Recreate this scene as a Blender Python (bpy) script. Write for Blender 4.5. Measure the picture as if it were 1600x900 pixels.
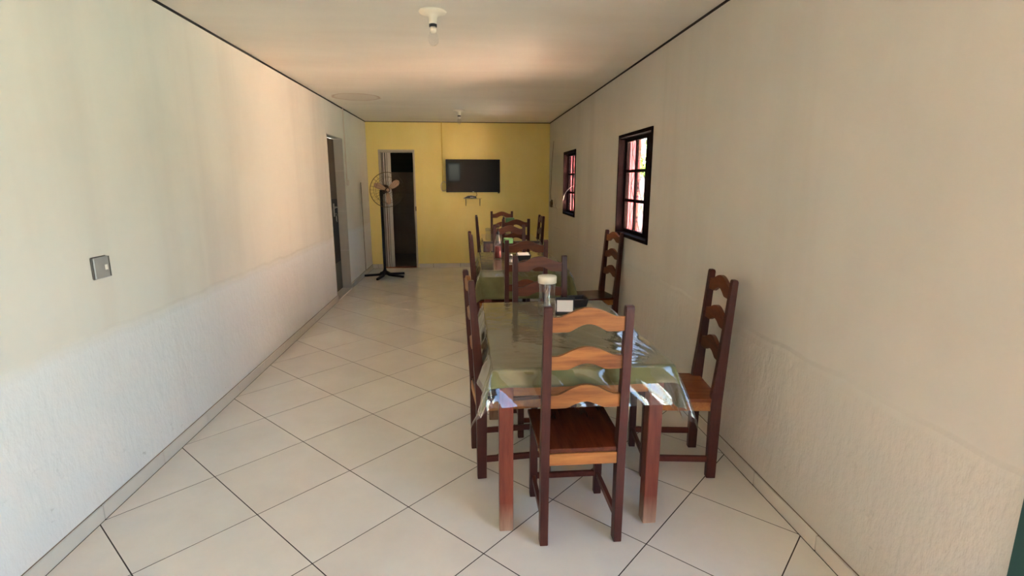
import bpy, bmesh, math, random
from mathutils import Vector, Matrix, noise

random.seed(7)
S = bpy.context.scene
for o in list(bpy.data.objects):
    bpy.data.objects.remove(o, do_unlink=True)
COL = S.collection
PI = math.pi

# ---------------------------------------------------------------- camera
F_PX, DX, DY, CAM_H = 814.0, 70.0, 168.0, 1.55      # focal length (px of 1600), room vanishing point offset
pitch = math.atan2(DY, F_PX)
yaw = math.atan2(DX, math.hypot(F_PX, DY))
cam_d = bpy.data.cameras.new('camera')
cam_d.sensor_fit = 'HORIZONTAL'
cam_d.sensor_width = 36.0
cam_d.lens = 36.0 * F_PX / 1600.0
cam_d.clip_start = 0.02
cam = bpy.data.objects.new('camera', cam_d)
COL.objects.link(cam)
cam.location = (0, 0, CAM_H)
cam.rotation_euler = (PI / 2 - pitch, 0, -yaw)
S.camera = cam

# ---------------------------------------------------------------- sky, sun, exposure
SUN_EL, SUN_AZ = math.radians(54), math.radians(288)   # azimuth measured clockwise from +Y
SKY_STRENGTH, SUN_STRENGTH = 0.33, 86.0
w = bpy.data.worlds.new('world')
S.world = w
w.use_nodes = True
nt = w.node_tree
nt.nodes.clear()
sky = nt.nodes.new('ShaderNodeTexSky')
sky.sky_type = 'NISHITA'
sky.sun_disc = False
sky.sun_elevation = SUN_EL
sky.sun_rotation = SUN_AZ
sky.dust_density = 1.2
sky.air_density = 1.0
bg = nt.nodes.new('ShaderNodeBackground')
bg.inputs['Strength'].default_value = SKY_STRENGTH
wo = nt.nodes.new('ShaderNodeOutputWorld')
nt.links.new(sky.outputs[0], bg.inputs[0])
nt.links.new(bg.outputs[0], wo.inputs[0])

sd = bpy.data.lights.new('sun', 'SUN')
sd.energy = SUN_STRENGTH
sd.angle = math.radians(1.0)
sd.color = (1.0, 0.985, 0.97)
so = bpy.data.objects.new('sun', sd)
COL.objects.link(so)
so.rotation_euler = (PI / 2 - SUN_EL, 0, -SUN_AZ + PI)
sdir = Vector((math.sin(SUN_AZ) * math.cos(SUN_EL), math.cos(SUN_AZ) * math.cos(SUN_EL), math.sin(SUN_EL)))
so.rotation_euler = sdir.to_track_quat('Z', 'Y').to_euler()
so.location = sdir * 30

S.view_settings.view_transform = 'Standard'
S.view_settings.look = 'None'
S.view_settings.gamma = 1.0
S.view_settings.use_curve_mapping = False
S.view_settings.exposure = 2.50
S.cycles.max_bounces = 14
S.cycles.diffuse_bounces = 8
S.cycles.glossy_bounces = 5
S.cycles.transparent_max_bounces = 24
S.cycles.sample_clamp_indirect = 6.0
S.cycles.use_denoising = True

# ---------------------------------------------------------------- room numbers (metres)
XL, XR = -1.723, 1.466
YF, YB = -1.60, 9.455
ZC = 2.54
WT = 0.16
WTR = 0.105          # the window wall is thinner

# ================================================================ materials
def srgb(r, g, b):
    f = lambda c: (c / 255 / 12.92) if c / 255 <= 0.04045 else ((c / 255 + 0.055) / 1.055) ** 2.4
    return (f(r), f(g), f(b), 1)

MATS = {}
def new_mat(name):
    m = bpy.data.materials.new(name)
    m.use_nodes = True
    MATS[name] = m
    n = m.node_tree.nodes
    return m, m.node_tree, n['Principled BSDF']

def N(t, kind, **kw):
    n = t.nodes.new(kind)
    for k, v in kw.items():
        if k in n.inputs:
            n.inputs[k].default_value = v
        else:
            setattr(n, k, v)
    return n

def ramp(t, fac, stops):
    r = t.nodes.new('ShaderNodeValToRGB')
    el = r.color_ramp.elements
    el[0].position, el[0].color = stops[0]
    el[1].position, el[1].color = stops[-1]
    for p, c in stops[1:-1]:
        e = el.new(p)
        e.color = c
    t.links.new(fac, r.inputs[0])
    return r.outputs[0]

def mixc(t, fac, a, b, mode='MIX'):
    m = t.nodes.new('ShaderNodeMix')
    m.data_type = 'RGBA'
    m.blend_type = mode
    for s, v in ((m.inputs[0], fac), (m.inputs[6], a), (m.inputs[7], b)):
        if hasattr(v, 'is_linked'):
            t.links.new(v, s)
        else:
            s.default_value = v
    return m.outputs[2]

def math_n(t, op, a, b=None, c=None, clamp=False):
    m = t.nodes.new('ShaderNodeMath')
    m.operation = op
    m.use_clamp = clamp
    for i, v in enumerate((a, b, c)):
        if v is None:
            continue
        if hasattr(v, 'is_linked'):
            t.links.new(v, m.inputs[i])
        else:
            m.inputs[i].default_value = v
    return m.outputs[0]

def coords(t, scale=(1, 1, 1), loc=(0, 0, 0), out='Object'):
    tc = t.nodes.new('ShaderNodeTexCoord')
    mp = t.nodes.new('ShaderNodeMapping')
    mp.inputs['Scale'].default_value = scale
    mp.inputs['Location'].default_value = loc
    t.links.new(tc.outputs[out], mp.inputs[0])
    return mp.outputs[0]

def noise_n(t, vec, scale, detail=4, rough=0.55):
    n = N(t, 'ShaderNodeTexNoise', Scale=scale, Detail=detail, Roughness=rough)
    t.links.new(vec, n.inputs['Vector'])
    return n.outputs['Fac']

def bump(t, bsdf, height, strength, dist=0.01):
    b = N(t, 'ShaderNodeBump', Strength=strength, Distance=dist)
    t.links.new(height, b.inputs['Height'])
    t.links.new(b.outputs[0], bsdf.inputs['Normal'])

def simple(name, col, rough=0.5, metal=0.0, spec=0.5, var=0.0, bscale=0, bstr=0):
    m, t, b = new_mat(name)
    b.inputs['Roughness'].default_value = rough
    b.inputs['Metallic'].default_value = metal
    b.inputs['Specular IOR Level'].default_value = spec
    v = coords(t)
    n = noise_n(t, v, 9 if not bscale else bscale)
    k = max(var, 0.02)
    lo = tuple(c * (1 - k) for c in col[:3]) + (1,)
    hi = tuple(min(1, c * (1 + k)) for c in col[:3]) + (1,)
    t.links.new(ramp(t, n, [(0.3, lo), (0.7, hi)]), b.inputs['Base Color'])
    if bstr:
        bump(t, b, n, bstr, 0.004)
    return m

def plaster(name, base, low, streak, rough_top, seam=None):
    """painted plaster: even above rough_top, trowelled and lumpy below it; runs and blotches"""
    m, t, b = new_mat(name)
    b.inputs['Roughness'].default_value = 0.72
    b.inputs['Specular IOR Level'].default_value = 0.25
    tc = t.nodes.new('ShaderNodeTexCoord')
    sep = t.nodes.new('ShaderNodeSeparateXYZ')
    t.links.new(tc.outputs['Object'], sep.inputs[0])
    # vertical runs
    vs = coords(t, (1.0, 1.0, 0.07))
    runs = noise_n(t, vs, 2.0, 4, 0.55)
    c = mixc(t, math_n(t, 'MULTIPLY', ramp(t, runs, [(0.5, (0, 0, 0, 1)), (0.72, (1, 1, 1, 1))]), 0.55), base, streak)
    bl = noise_n(t, coords(t, (1, 1, 1), (3, 1, 7)), 0.9, 5, 0.6)
    c = mixc(t, math_n(t, 'MULTIPLY', ramp(t, bl, [(0.42, (0, 0, 0, 1)), (0.7, (1, 1, 1, 1))]), 0.4), c, streak)
    # wavy upper edge of the coarse coat
    edge = noise_n(t, coords(t, (1, 1, 0.3)), 1.7, 3, 0.6)
    lim = math_n(t, 'MULTIPLY_ADD', edge, 0.10, rough_top - 0.05)
    d = math_n(t, 'SUBTRACT', lim, sep.outputs['Z'])
    lowmask = math_n(t, 'MULTIPLY', d, 14, clamp=True)
    c = mixc(t, math_n(t, 'MULTIPLY', lowmask, 0.6), c, low)
    # a thin pale ridge where the coats meet
    rid = math_n(t, 'SUBTRACT', 1, math_n(t, 'MULTIPLY', math_n(t, 'ABSOLUTE', math_n(t, 'SUBTRACT', d, 0.02)), 45), clamp=True)
    fine = noise_n(t, coords(t, (1, 1, 0.45)), 42, 6, 0.62)
    med = noise_n(t, coords(t, (1, 1, 0.55)), 13, 4, 0.6)
    crumbs = ramp(t, fine, [(0.60, (0, 0, 0, 1)), (0.70, (1, 1, 1, 1))])
    # grey scuffs near the skirting
    scuff = noise_n(t, coords(t, (1, 1, 1.8), (9, 2, 4)), 11, 6, 0.7)
    near = math_n(t, 'SUBTRACT', 1, math_n(t, 'MULTIPLY', sep.outputs['Z'], 1.6), clamp=True)
    sc = math_n(t, 'MULTIPLY', ramp(t, scuff, [(0.62, (0, 0, 0, 1)), (0.72, (1, 1, 1, 1))]), math_n(t, 'MULTIPLY', near, 0.45))
    c = mixc(t, sc, c, tuple(x * 0.45 for x in streak[:3]) + (1,))
    t.links.new(c, b.inputs['Base Color'])
    h = math_n(t, 'ADD', math_n(t, 'MULTIPLY', fine, 0.6), math_n(t, 'MULTIPLY', med, 0.9))
    h = math_n(t, 'MULTIPLY', h, math_n(t, 'MULTIPLY_ADD', lowmask, 0.92, 0.08))
    h = math_n(t, 'ADD', h, math_n(t, 'MULTIPLY', math_n(t, 'MULTIPLY', rid, edge), 0.5))
    bump(t, b, h, 0.8, 0.009)
    return m

WALL_BASE = srgb(226, 221, 209)
plaster('plaster_left', WALL_BASE, srgb(231, 234, 236), srgb(204, 196, 184), 0.86)  # lower coat tinted bluish-white for the sky light falling on it
plaster('plaster_right', srgb(209, 205, 194), srgb(206, 202, 190), srgb(190, 185, 172), 0.80)  # same paint as the left wall, darkened for its weaker light

def yellow_wall():
    m, t, b = new_mat('yellow_paint')
    b.inputs['Roughness'].default_value = 0.6
    b.inputs['Specular IOR Level'].default_value = 0.3
    n = noise_n(t, coords(t, (1, 1, 0.6)), 1.6, 5)
    c = ramp(t, n, [(0.35, srgb(238, 220, 134)), (0.7, srgb(245, 229, 152))])
    t.links.new(c, b.inputs['Base Color'])
    bump(t, b, noise_n(t, coords(t), 30), 0.15, 0.004)
yellow_wall()

def ceiling_mat():
    m, t, b = new_mat('ceiling_board')
    b.inputs['Roughness'].default_value = 0.7
    b.inputs['Specular IOR Level'].default_value = 0.25
    n = noise_n(t, coords(t, (0.5, 1.6, 1)), 1.3, 5)
    c = ramp(t, n, [(0.35, srgb(228, 222, 209)), (0.7, srgb(237, 232, 220))])
    # brown water ring over the far left corner
    tc = t.nodes.new('ShaderNodeTexCoord')
    sep = t.nodes.new('ShaderNodeSeparateXYZ')
    t.links.new(tc.outputs['Object'], sep.inputs[0])
    dx = math_n(t, 'DIVIDE', math_n(t, 'ADD', sep.outputs['X'], 1.33), 0.30)
    dy = math_n(t, 'DIVIDE', math_n(t, 'ADD', sep.outputs['Y'], -6.79), 0.30)
    r = math_n(t, 'SQRT', math_n(t, 'ADD', math_n(t, 'MULTIPLY', dx, dx), math_n(t, 'MULTIPLY', dy, dy)))
    r = math_n(t, 'ADD', r, math_n(t, 'MULTIPLY', math_n(t, 'SUBTRACT', noise_n(t, coords(t), 5), 0.5), 0.3))
    ring = ramp(t, r, [(0.0, (0.25, 0.25, 0.25, 1)), (0.82, (0.3, 0.3, 0.3, 1)), (0.93, (0.95, 0.95, 0.95, 1)), (1.0, (0, 0, 0, 1))])
    c = mixc(t, math_n(t, 'MULTIPLY', ring, 0.6), c, srgb(176, 140, 108))
    t.links.new(c, b.inputs['Base Color'])
    bump(t, b, noise_n(t, coords(t, (0.4, 2, 1)), 2.0), 0.2, 0.02)
ceiling_mat()

def tile_mat(name, a, c2, rough):
    m, t, b = new_mat(name)
    b.inputs['Specular IOR Level'].default_value = 0.5
    geo = t.nodes.new('ShaderNodeNewGeometry')
    pos = geo.outputs['Position']
    n = noise_n(t, pos, 2.2, 6, 0.65)
    f = noise_n(t, pos, 60, 3)
    oi = t.nodes.new('ShaderNodeObjectInfo')
    c = ramp(t, n, [(0.3, a), (0.72, c2)])
    c = mixc(t, math_n(t, 'MULTIPLY', oi.outputs['Random'], 0.10), c, srgb(176, 166, 148))
    t.links.new(c, b.inputs['Base Color'])
    rr = math_n(t, 'MULTIPLY_ADD', n, 0.12, rough)
    t.links.new(rr, b.inputs['Roughness'])
    bump(t, b, f, 0.03, 0.002)
tile_mat('floor_tile', srgb(219, 215, 206), srgb(230, 227, 218), 0.10)
tile_mat('skirting_tile', srgb(206, 201, 190), srgb(216, 211, 200), 0.25)
tile_mat('jamb_tile', srgb(178, 172, 162), srgb(190, 184, 173), 0.3)
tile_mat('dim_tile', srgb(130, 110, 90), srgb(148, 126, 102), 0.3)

def wood(name, dark, light, axis, rough, worn=None, spec=0.32):
    m, t, b = new_mat(name)
    sc = [14, 14, 14]
    sc['xyz'.index(axis)] = 1.6
    v = coords(t, tuple(sc))
    n1 = noise_n(t, v, 2.2, 8, 0.62)
    sc2 = [70, 70, 70]
    sc2['xyz'.index(axis)] = 3
    n2 = noise_n(t, coords(t, tuple(sc2)), 1.5, 4)
    c = ramp(t, n1, [(0.28, dark), (0.74, light)])
    c = mixc(t, math_n(t, 'MULTIPLY', n2, 0.35), c, tuple(x * 0.45 for x in dark[:3]) + (1,))
    oi = t.nodes.new('ShaderNodeObjectInfo')
    c = mixc(t, math_n(t, 'MULTIPLY', oi.outputs['Random'], 0.18), c, dark)
    if worn:
        tc = t.nodes.new('ShaderNodeTexCoord')
        sep = t.nodes.new('ShaderNodeSeparateXYZ')
        t.links.new(tc.outputs['Object'], sep.inputs[0])
        k = math_n(t, 'SUBTRACT', 1, math_n(t, 'MULTIPLY', sep.outputs['Z'], 7), clamp=True)
        k = math_n(t, 'MULTIPLY', k, math_n(t, 'MULTIPLY_ADD', n1, 1.2, 0.1), clamp=True)
        c = mixc(t, k, c, worn)
    t.links.new(c, b.inputs['Base Color'])
    b.inputs['Roughness'].default_value = rough
    b.inputs['Specular IOR Level'].default_value = spec
    bump(t, b, n2, 0.12, 0.002)
wood('post_wood', srgb(56, 23, 18), srgb(90, 44, 35), 'z', 0.38)
wood('slat_wood', srgb(112, 60, 26), srgb(184, 122, 64), 'x', 0.42)
wood('slat_wood_brown', srgb(80, 38, 18), srgb(126, 66, 32), 'x', 0.42)
wood('apron_wood', srgb(140, 80, 38), srgb(198, 136, 74), 'x', 0.42)
wood('seat_wood', srgb(72, 30, 17), srgb(116, 58, 34), 'y', 0.26)
wood('seat_wood_light', srgb(110, 56, 28), srgb(156, 92, 50), 'y', 0.26)
wood('stretcher_wood', srgb(72, 28, 20), srgb(108, 50, 36), 'y', 0.4)
wood('table_leg_wood', srgb(96, 42, 30), srgb(144, 76, 56), 'z', 0.4, srgb(176, 150, 126))
wood('table_top_wood', srgb(58, 30, 24), srgb(88, 52, 42), 'y', 0.3)
wood('window_wood', srgb(20, 8, 7), srgb(32, 13, 11), 'z', 0.8, None, 0.08)
wood('door_wood', srgb(84, 64, 50), srgb(104, 82, 64), 'z', 0.5)

def cloth_mat():
    m, t, b = new_mat('olive_cloth')
    v = coords(t)
    n = noise_n(t, v, 5, 5)
    wv = N(t, 'ShaderNodeTexNoise', Scale=420.0, Detail=1.0)
    t.links.new(v, wv.inputs['Vector'])
    c = ramp(t, n, [(0.35, srgb(98, 95, 60)), (0.7, srgb(118, 115, 76))])
    t.links.new(c, b.inputs['Base Color'])
    b.inputs['Roughness'].default_value = 0.9
    b.inputs['Specular IOR Level'].default_value = 0.15
    b.inputs['Sheen Weight'].default_value = 0.15
    bump(t, b, wv.outputs['Fac'], 0.25, 0.001)
cloth_mat()

def film(name, tint, refl, rough, crease):
    """thin clear film: lets light straight through, mirrors a little, more at a glance"""
    m, t, b = new_mat(name)
    t.nodes.remove(b)
    out = t.nodes['Material Output']
    tr = N(t, 'ShaderNodeBsdfTransparent')
    tr.inputs[0].default_value = tint
    gl = N(t, 'ShaderNodeBsdfGlossy')
    gl.inputs['Color'].default_value = (1, 1, 1, 1)
    gl.inputs['Roughness'].default_value = rough
    df = N(t, 'ShaderNodeBsdfDiffuse')
    df.inputs[0].default_value = (0.85, 0.85, 0.83, 1)
    geo = t.nodes.new('ShaderNodeNewGeometry')
    nrm = geo.outputs['Normal']
    if crease:
        bp = N(t, 'ShaderNodeBump', Strength=crease, Distance=0.004)
        t.links.new(noise_n(t, coords(t, (1, 1.0, 1)), 26, 4, 0.6), bp.inputs['Height'])
        t.links.new(bp.outputs[0], gl.inputs['Normal'])
        nrm = bp.outputs[0]
    dt = t.nodes.new('ShaderNodeVectorMath')
    dt.operation = 'DOT_PRODUCT'
    t.links.new(nrm, dt.inputs[0])
    t.links.new(geo.outputs['Incoming'], dt.inputs[1])
    k = math_n(t, 'SUBTRACT', 1, math_n(t, 'ABSOLUTE', dt.outputs['Value']), clamp=True)
    f1 = math_n(t, 'MULTIPLY_ADD', math_n(t, 'POWER', k, 5), 0.96, 0.04)          # one surface
    f2 = math_n(t, 'DIVIDE', math_n(t, 'MULTIPLY', f1, 2), math_n(t, 'ADD', f1, 1))  # both surfaces of the film
    fac = math_n(t, 'MULTIPLY', f2, refl, clamp=True)
    m1 = t.nodes.new('ShaderNodeMixShader')
    m1.inputs[0].default_value = 0.02
    t.links.new(tr.outputs[0], m1.inputs[1])
    t.links.new(df.outputs[0], m1.inputs[2])
    m2 = t.nodes.new('ShaderNodeMixShader')
    t.links.new(fac, m2.inputs[0])
    t.links.new(m1.outputs[0], m2.inputs[1])
    t.links.new(gl.outputs[0], m2.inputs[2])
    t.links.new(m2.outputs[0], out.inputs[0])
    return m
film('clear_film', (0.95, 0.95, 0.94, 1), 0.95, 0.06, 0.25)
film('clear_plastic', (0.88, 0.88, 0.86, 1), 0.9, 0.06, 0.15)
film('window_glass', (0.96, 0.97, 0.96, 1), 0.8, 0.01, 0)
film('bulb_glass', (0.95, 0.95, 0.95, 1), 0.9, 0.02, 0)

simple('grout', srgb(58, 48, 42), 0.9)
simple('joint_brown', srgb(120, 102, 84), 0.9)
simple('gap_shade', srgb(46, 38, 32), 0.9)
simple('white_plastic', srgb(232, 226, 206), 0.4)
simple('lamp_white', srgb(232, 224, 204), 0.45)
simple('black_plastic', srgb(22, 22, 23), 0.35)
simple('matte_black', srgb(14, 14, 15), 0.6)
simple('tv_black', srgb(12, 11, 11), 0.25)
simple('screen', srgb(5, 5, 6), 0.05, spec=0.16)
simple('paper_white', srgb(238, 236, 230), 0.8)
simple('red_sauce', srgb(120, 22, 14), 0.3)
simple('green_plastic', srgb(96, 150, 96), 0.4)
simple('chrome', srgb(200, 200, 200), 0.15, 1.0)
simple('grey_plate', srgb(158, 155, 150), 0.3, var=0.08)
simple('brown_line', srgb(92, 82, 72), 0.6)
simple('pvc_white', srgb(214, 206, 196), 0.45)
simple('pvc_shaded', srgb(158, 148, 140), 0.5)
simple('frame_grey', srgb(186, 176, 158), 0.5)
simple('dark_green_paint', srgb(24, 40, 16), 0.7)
simple('teal_steel', srgb(34, 74, 68), 0.4)
simple('blade_beige', srgb(196, 158, 128), 0.45)
simple('fan_brown', srgb(62, 34, 30), 0.4)
simple('wire_brown', srgb(104, 82, 50), 0.5)
simple('wire_metal', srgb(96, 88, 62), 0.5)
simple('cable_brown', srgb(96, 76, 52), 0.6)
simple('cable_white', srgb(200, 190, 178), 0.6)
simple('yellow_channel', srgb(206, 174, 62), 0.5)
simple('pink_channel', srgb(214, 196, 180), 0.5)
simple('pink_paint', srgb(178, 74, 80), 0.8, var=0.05)
simple('salmon_bounce', srgb(238, 206, 184), 0.8, var=0.05)
simple('pale_pink_paint', srgb(240, 200, 190), 0.8, var=0.05)
simple('leaf_green', srgb(150, 180, 60), 0.6, var=0.25)
simple('bark', srgb(90, 70, 50), 0.9)
simple('concrete', srgb(176, 170, 160), 0.85, var=0.08)
simple('dry_grass', srgb(84, 96, 90), 0.9, var=0.15)
simple('yard_bounce', srgb(226, 201, 181), 0.9, var=0.10)
simple('grille_iron', srgb(40, 22, 20), 0.6)
simple('brown_panel', srgb(86, 70, 58), 0.6)
simple('grey_panel', srgb(92, 88, 78), 0.5)
simple('handle_metal', srgb(190, 184, 176), 0.3, 0.8)
simple('roof_tile', srgb(150, 90, 66), 0.9)

# ================================================================ mesh helpers
def obj(name, bm, mat, parent=None, smooth=False):
    me = bpy.data.meshes.new(name)
    bmesh.ops.recalc_face_normals(bm, faces=bm.faces)
    bm.to_mesh(me)
    bm.free()
    if smooth:
        for p in me.polygons:
            p.use_smooth = True
    if mat:
        me.materials.append(MATS[mat] if isinstance(mat, str) else mat)
    o = bpy.data.objects.new(name, me)
    COL.objects.link(o)
    if parent:
        o.parent = parent
    return o

def thing(name, label, cat, loc=(0, 0, 0), rz=0, group=None):
    o = bpy.data.objects.new(name, None)
    o.empty_display_size = 0.05
    COL.objects.link(o)
    o.location = loc
    o.rotation_euler = (0, 0, rz)
    tag(o, label, cat, group)
    return o

def tag(o, label, cat, group=None):
    o['label'] = label
    o['category'] = cat
    if group:
        o['group'] = group
    return o

def struct(name, bm, mat, parent=None, smooth=False):
    o = obj(name, bm, mat, parent, smooth)
    if not parent:
        o['kind'] = 'structure'
    return o

def box(bm, x0, x1, y0, y1, z0, z1, bev=0.0, mtx=None):
    vs = [bm.verts.new((x, y, z)) for x in (x0, x1) for y in (y0, y1) for z in (z0, z1)]
    fs = [bm.faces.new([vs[i] for i in f]) for f in
          ((0, 1, 3, 2), (4, 6, 7, 5), (0, 4, 5, 1), (2, 3, 7, 6), (0, 2, 6, 4), (1, 5, 7, 3))]
    if bev:
        es = list({e for f in fs for e in f.edges})
        r = bmesh.ops.bevel(bm, geom=es, offset=bev, segments=1, affect='EDGES')
        vs = list({v for f in r['faces'] for v in f.verts} | {v for v in vs if v.is_valid})
    if mtx:
        bmesh.ops.transform(bm, matrix=mtx, verts=vs)
    return bm

def B(*a, **k):
    return box(bmesh.new(), *a, **k)

def prism(bm, pts, axis, a, b):
    """polygon pts (2-D) extruded along axis from a to b; pts on the other two axes in xyz order"""
    def P(p, t):
        l = list(p)
        l.insert('xyz'.index(axis), t)
        return l
    v0 = [bm.verts.new(P(p, a)) for p in pts]
    v1 = [bm.verts.new(P(p, b)) for p in pts]
    bm.faces.new(v0)
    bm.faces.new(v1[::-1])
    n = len(pts)
    for i in range(n):
        bm.faces.new((v0[i], v0[(i + 1) % n], v1[(i + 1) % n], v1[i]))
    return bm

def lathe(bm, prof, seg=24, c=(0, 0, 0), mtx=None, close=True):
    rings = []
    for r, z in prof:
        if r < 1e-6:
            rings.append([bm.verts.new((c[0], c[1], c[2] + z))])
        else:
            rings.append([bm.verts.new((c[0] + r * math.cos(2 * PI * i / seg), c[1] + r * math.sin(2 * PI * i / seg), c[2] + z)) for i in range(seg)])
    for a, b in zip(rings, rings[1:]):
        for i in range(seg):
            j = (i + 1) % seg
            if len(a) == 1 and len(b) == 1:
                continue
            if len(a) == 1:
                bm.faces.new((a[0], b[j], b[i]))
            elif len(b) == 1:
                bm.faces.new((a[i], a[j], b[0]))
            else:
                bm.faces.new((a[i], a[j], b[j], b[i]))
    if mtx:
        bmesh.ops.transform(bm, matrix=mtx, verts=[v for r in rings for v in r])
    return bm

def tube(bm, pts, r, seg=8, closed=False):
    pts = [Vector(p) for p in pts]
    n = len(pts)
    rings = []
    ref = Vector((0, 0, 1))
    for i, p in enumerate(pts):
        a = pts[i - 1] if (i or closed) else p
        b = pts[(i + 1) % n] if (i < n - 1 or closed) else p
        d = (b - a).normalized()
        if abs(d.dot(ref)) > 0.95:
            ref = Vector((1, 0, 0)) if abs(d.x) < 0.9 else Vector((0, 1, 0))
        u = d.cross(ref).normalized()
        v = u.cross(d).normalized()
        ref = v
        rings.append([bm.verts.new(p + r * (math.cos(2 * PI * k / seg) * u + math.sin(2 * PI * k / seg) * v)) for k in range(seg)])
    m = n if closed else n - 1
    for i in range(m):
        a, b = rings[i], rings[(i + 1) % n]
        for k in range(seg):
            bm.faces.new((a[k], a[(k + 1) % seg], b[(k + 1) % seg], b[k]))
    if not closed:
        bm.faces.new(rings[0])
        bm.faces.new(rings[-1][::-1])
    return bm

def spline(pts, n=8):
    P = [Vector(p) for p in pts]
    out = []
    for i in range(len(P) - 1):
        p0, p1, p2, p3 = P[max(i - 1, 0)], P[i], P[i + 1], P[min(i + 2, len(P) - 1)]
        for k in range(n):
            t = k / n
            out.append(0.5 * ((2 * p1) + (p2 - p0) * t + (2 * p0 - 5 * p1 + 4 * p2 - p3) * t * t + (3 * p1 - p0 - 3 * p2 + p3) * t ** 3))
    out.append(P[-1])
    return out

def slab_with_holes(axis, a, b, u0, u1, z0, z1, holes):
    """wall between a and b on `axis`, spanning u0..u1 on the other horizontal axis; holes = (ua, ub, za, zb)"""
    bm = bmesh.new()
    us = sorted({u0, u1} | {h[0] for h in holes} | {h[1] for h in holes})
    zs = sorted({z0, z1} | {h[2] for h in holes} | {h[3] for h in holes})
    for i in range(len(us) - 1):
        for j in range(len(zs) - 1):
            um, zm = (us[i] + us[i + 1]) / 2, (zs[j] + zs[j + 1]) / 2
            if any(h[0] < um < h[1] and h[2] < zm < h[3] for h in holes):
                continue
            if axis == 'x':
                box(bm, a, b, us[i], us[i + 1], zs[j], zs[j + 1])
            else:
                box(bm, us[i], us[i + 1], a, b, zs[j], zs[j + 1])
    bmesh.ops.remove_doubles(bm, verts=bm.verts, dist=1e-5)
    seen = {}
    for f in list(bm.faces):
        seen.setdefault(tuple(round(c, 4) for c in f.calc_center_median()), []).append(f)
    dead = [f for fs in seen.values() if len(fs) > 1 for f in fs]
    bmesh.ops.delete(bm, geom=dead, context='FACES')
    return bm

# ================================================================ the room
DOOR_L = (6.84, 7.67, 0.0, 2.12)          # opening in the left wall (y, z)
DOOR_B = (-1.51, -0.925, 0.0, 2.055)      # opening in the back wall (x, z)
GATE = (-0.55, 1.12, 0.0, 2.30)          # side entrance in the right wall, beside the camera
WIN1 = (4.15, 5.08, 1.03, 1.97)
WIN2 = (7.13, 8.00, 1.05, 1.965)

struct('wall_left', slab_with_holes('x', XL - WT, XL, YF - 0.15, YB + 1.9, 0, ZC + 0.25, [DOOR_L]), 'plaster_left')
struct('wall_right', slab_with_holes('x', XR, XR + WTR, YF - 0.15, YB + WT, 0, ZC + 0.25, [WIN1, WIN2, GATE]), 'plaster_right')
struct('wall_back', slab_with_holes('y', YB, YB + 0.12, XL, XR, 0, ZC + 0.25, [DOOR_B]), 'yellow_paint')
struct('wall_front', slab_with_holes('y', YF - 0.15, YF, XL, XR, 0, ZC + 0.25, [(-0.74, -0.24, 1.50, 2.20)]), 'plaster_right')
struct('ceiling', B(XL, XR, YF, YB, ZC, ZC + 0.02), 'ceiling_board')
# dark strips standing in for the shadow gap under the ceiling boards
struct('shadow_gap_1', B(XL, XL + 0.006, YF, YB, ZC - 0.014, ZC), 'gap_shade')
struct('shadow_gap_2', B(XR - 0.006, XR, YF, YB, ZC - 0.014, ZC), 'gap_shade')
struct('shadow_gap_3', B(XL + 0.006, XR - 0.006, YB - 0.006, YB, ZC - 0.010, ZC), 'gap_shade')

# floor: dark joints below, every tile its own piece
fl = struct('floor', B(XL - WT, XR + WT, YF - 0.15, YB + 1.9, -0.12, -0.0008), 'grout')
TS = 0.5
HALF = TS * math.sqrt(0.5)
OX, OY = -0.6567 * 1.55, 1.4798 * 1.55

def clip(poly, x0, x1, y0, y1):
    def cut(p, inside, inter):
        out = []
        for i in range(len(p)):
            a, b = p[i - 1], p[i]
            if inside(b):
                if not inside(a):
                    out.append(inter(a, b))
                out.append(b)
            elif inside(a):
                out.append(inter(a, b))
        return out
    for ax, v, sgn in ((0, x0, 1), (0, x1, -1), (1, y0, 1), (1, y1, -1)):
        def ins(q): return (q[ax] - v) * sgn >= 0
        def itr(a, b):
            t = (v - a[ax]) / (b[ax] - a[ax])
            return (a[0] + (b[0] - a[0]) * t, a[1] + (b[1] - a[1]) * t)
        if poly:
            poly = cut(poly, ins, itr)
    return poly

G = 0.0052
tile_me = None
cnt = 0
for i in range(-14, 30):
    for j in range(-30, 30):
        cx = OX + (i - j) * HALF
        cy = OY + HALF + (i + j) * HALF
        if not (XL - 0.4 < cx < XR + 0.4 and YF - 0.4 < cy < YB + 0.4):
            continue
        h = HALF - G * math.sqrt(0.5) 
        poly = [(cx - h, cy), (cx, cy - h), (cx + h, cy), (cx, cy + h)]
        c = clip(poly, XL + 0.017, XR - 0.017, YF - 0.15, YB - 0.016)
        if len(c) < 3:
            continue
        area = abs(sum(c[k - 1][0] * c[k][1] - c[k][0] * c[k - 1][1] for k in range(len(c)))) / 2
        if area < 4e-4:
            continue
        whole = len(c) == 4 and abs(area - 2 * h * h) < 1e-6
        if whole and tile_me:
            o = bpy.data.objects.new('tile', tile_me)
            COL.objects.link(o)
            o.parent = fl
            o.location = (cx, cy, 0)
        else:
            q = [(p[0] - cx, p[1] - cy) for p in c]
            o = obj('tile', prism(bmesh.new(), q, 'z', -0.006, 0.0), 'floor_tile', fl)
            o.location = (cx, cy, 0)
            if whole:
                tile_me = o.data

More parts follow.
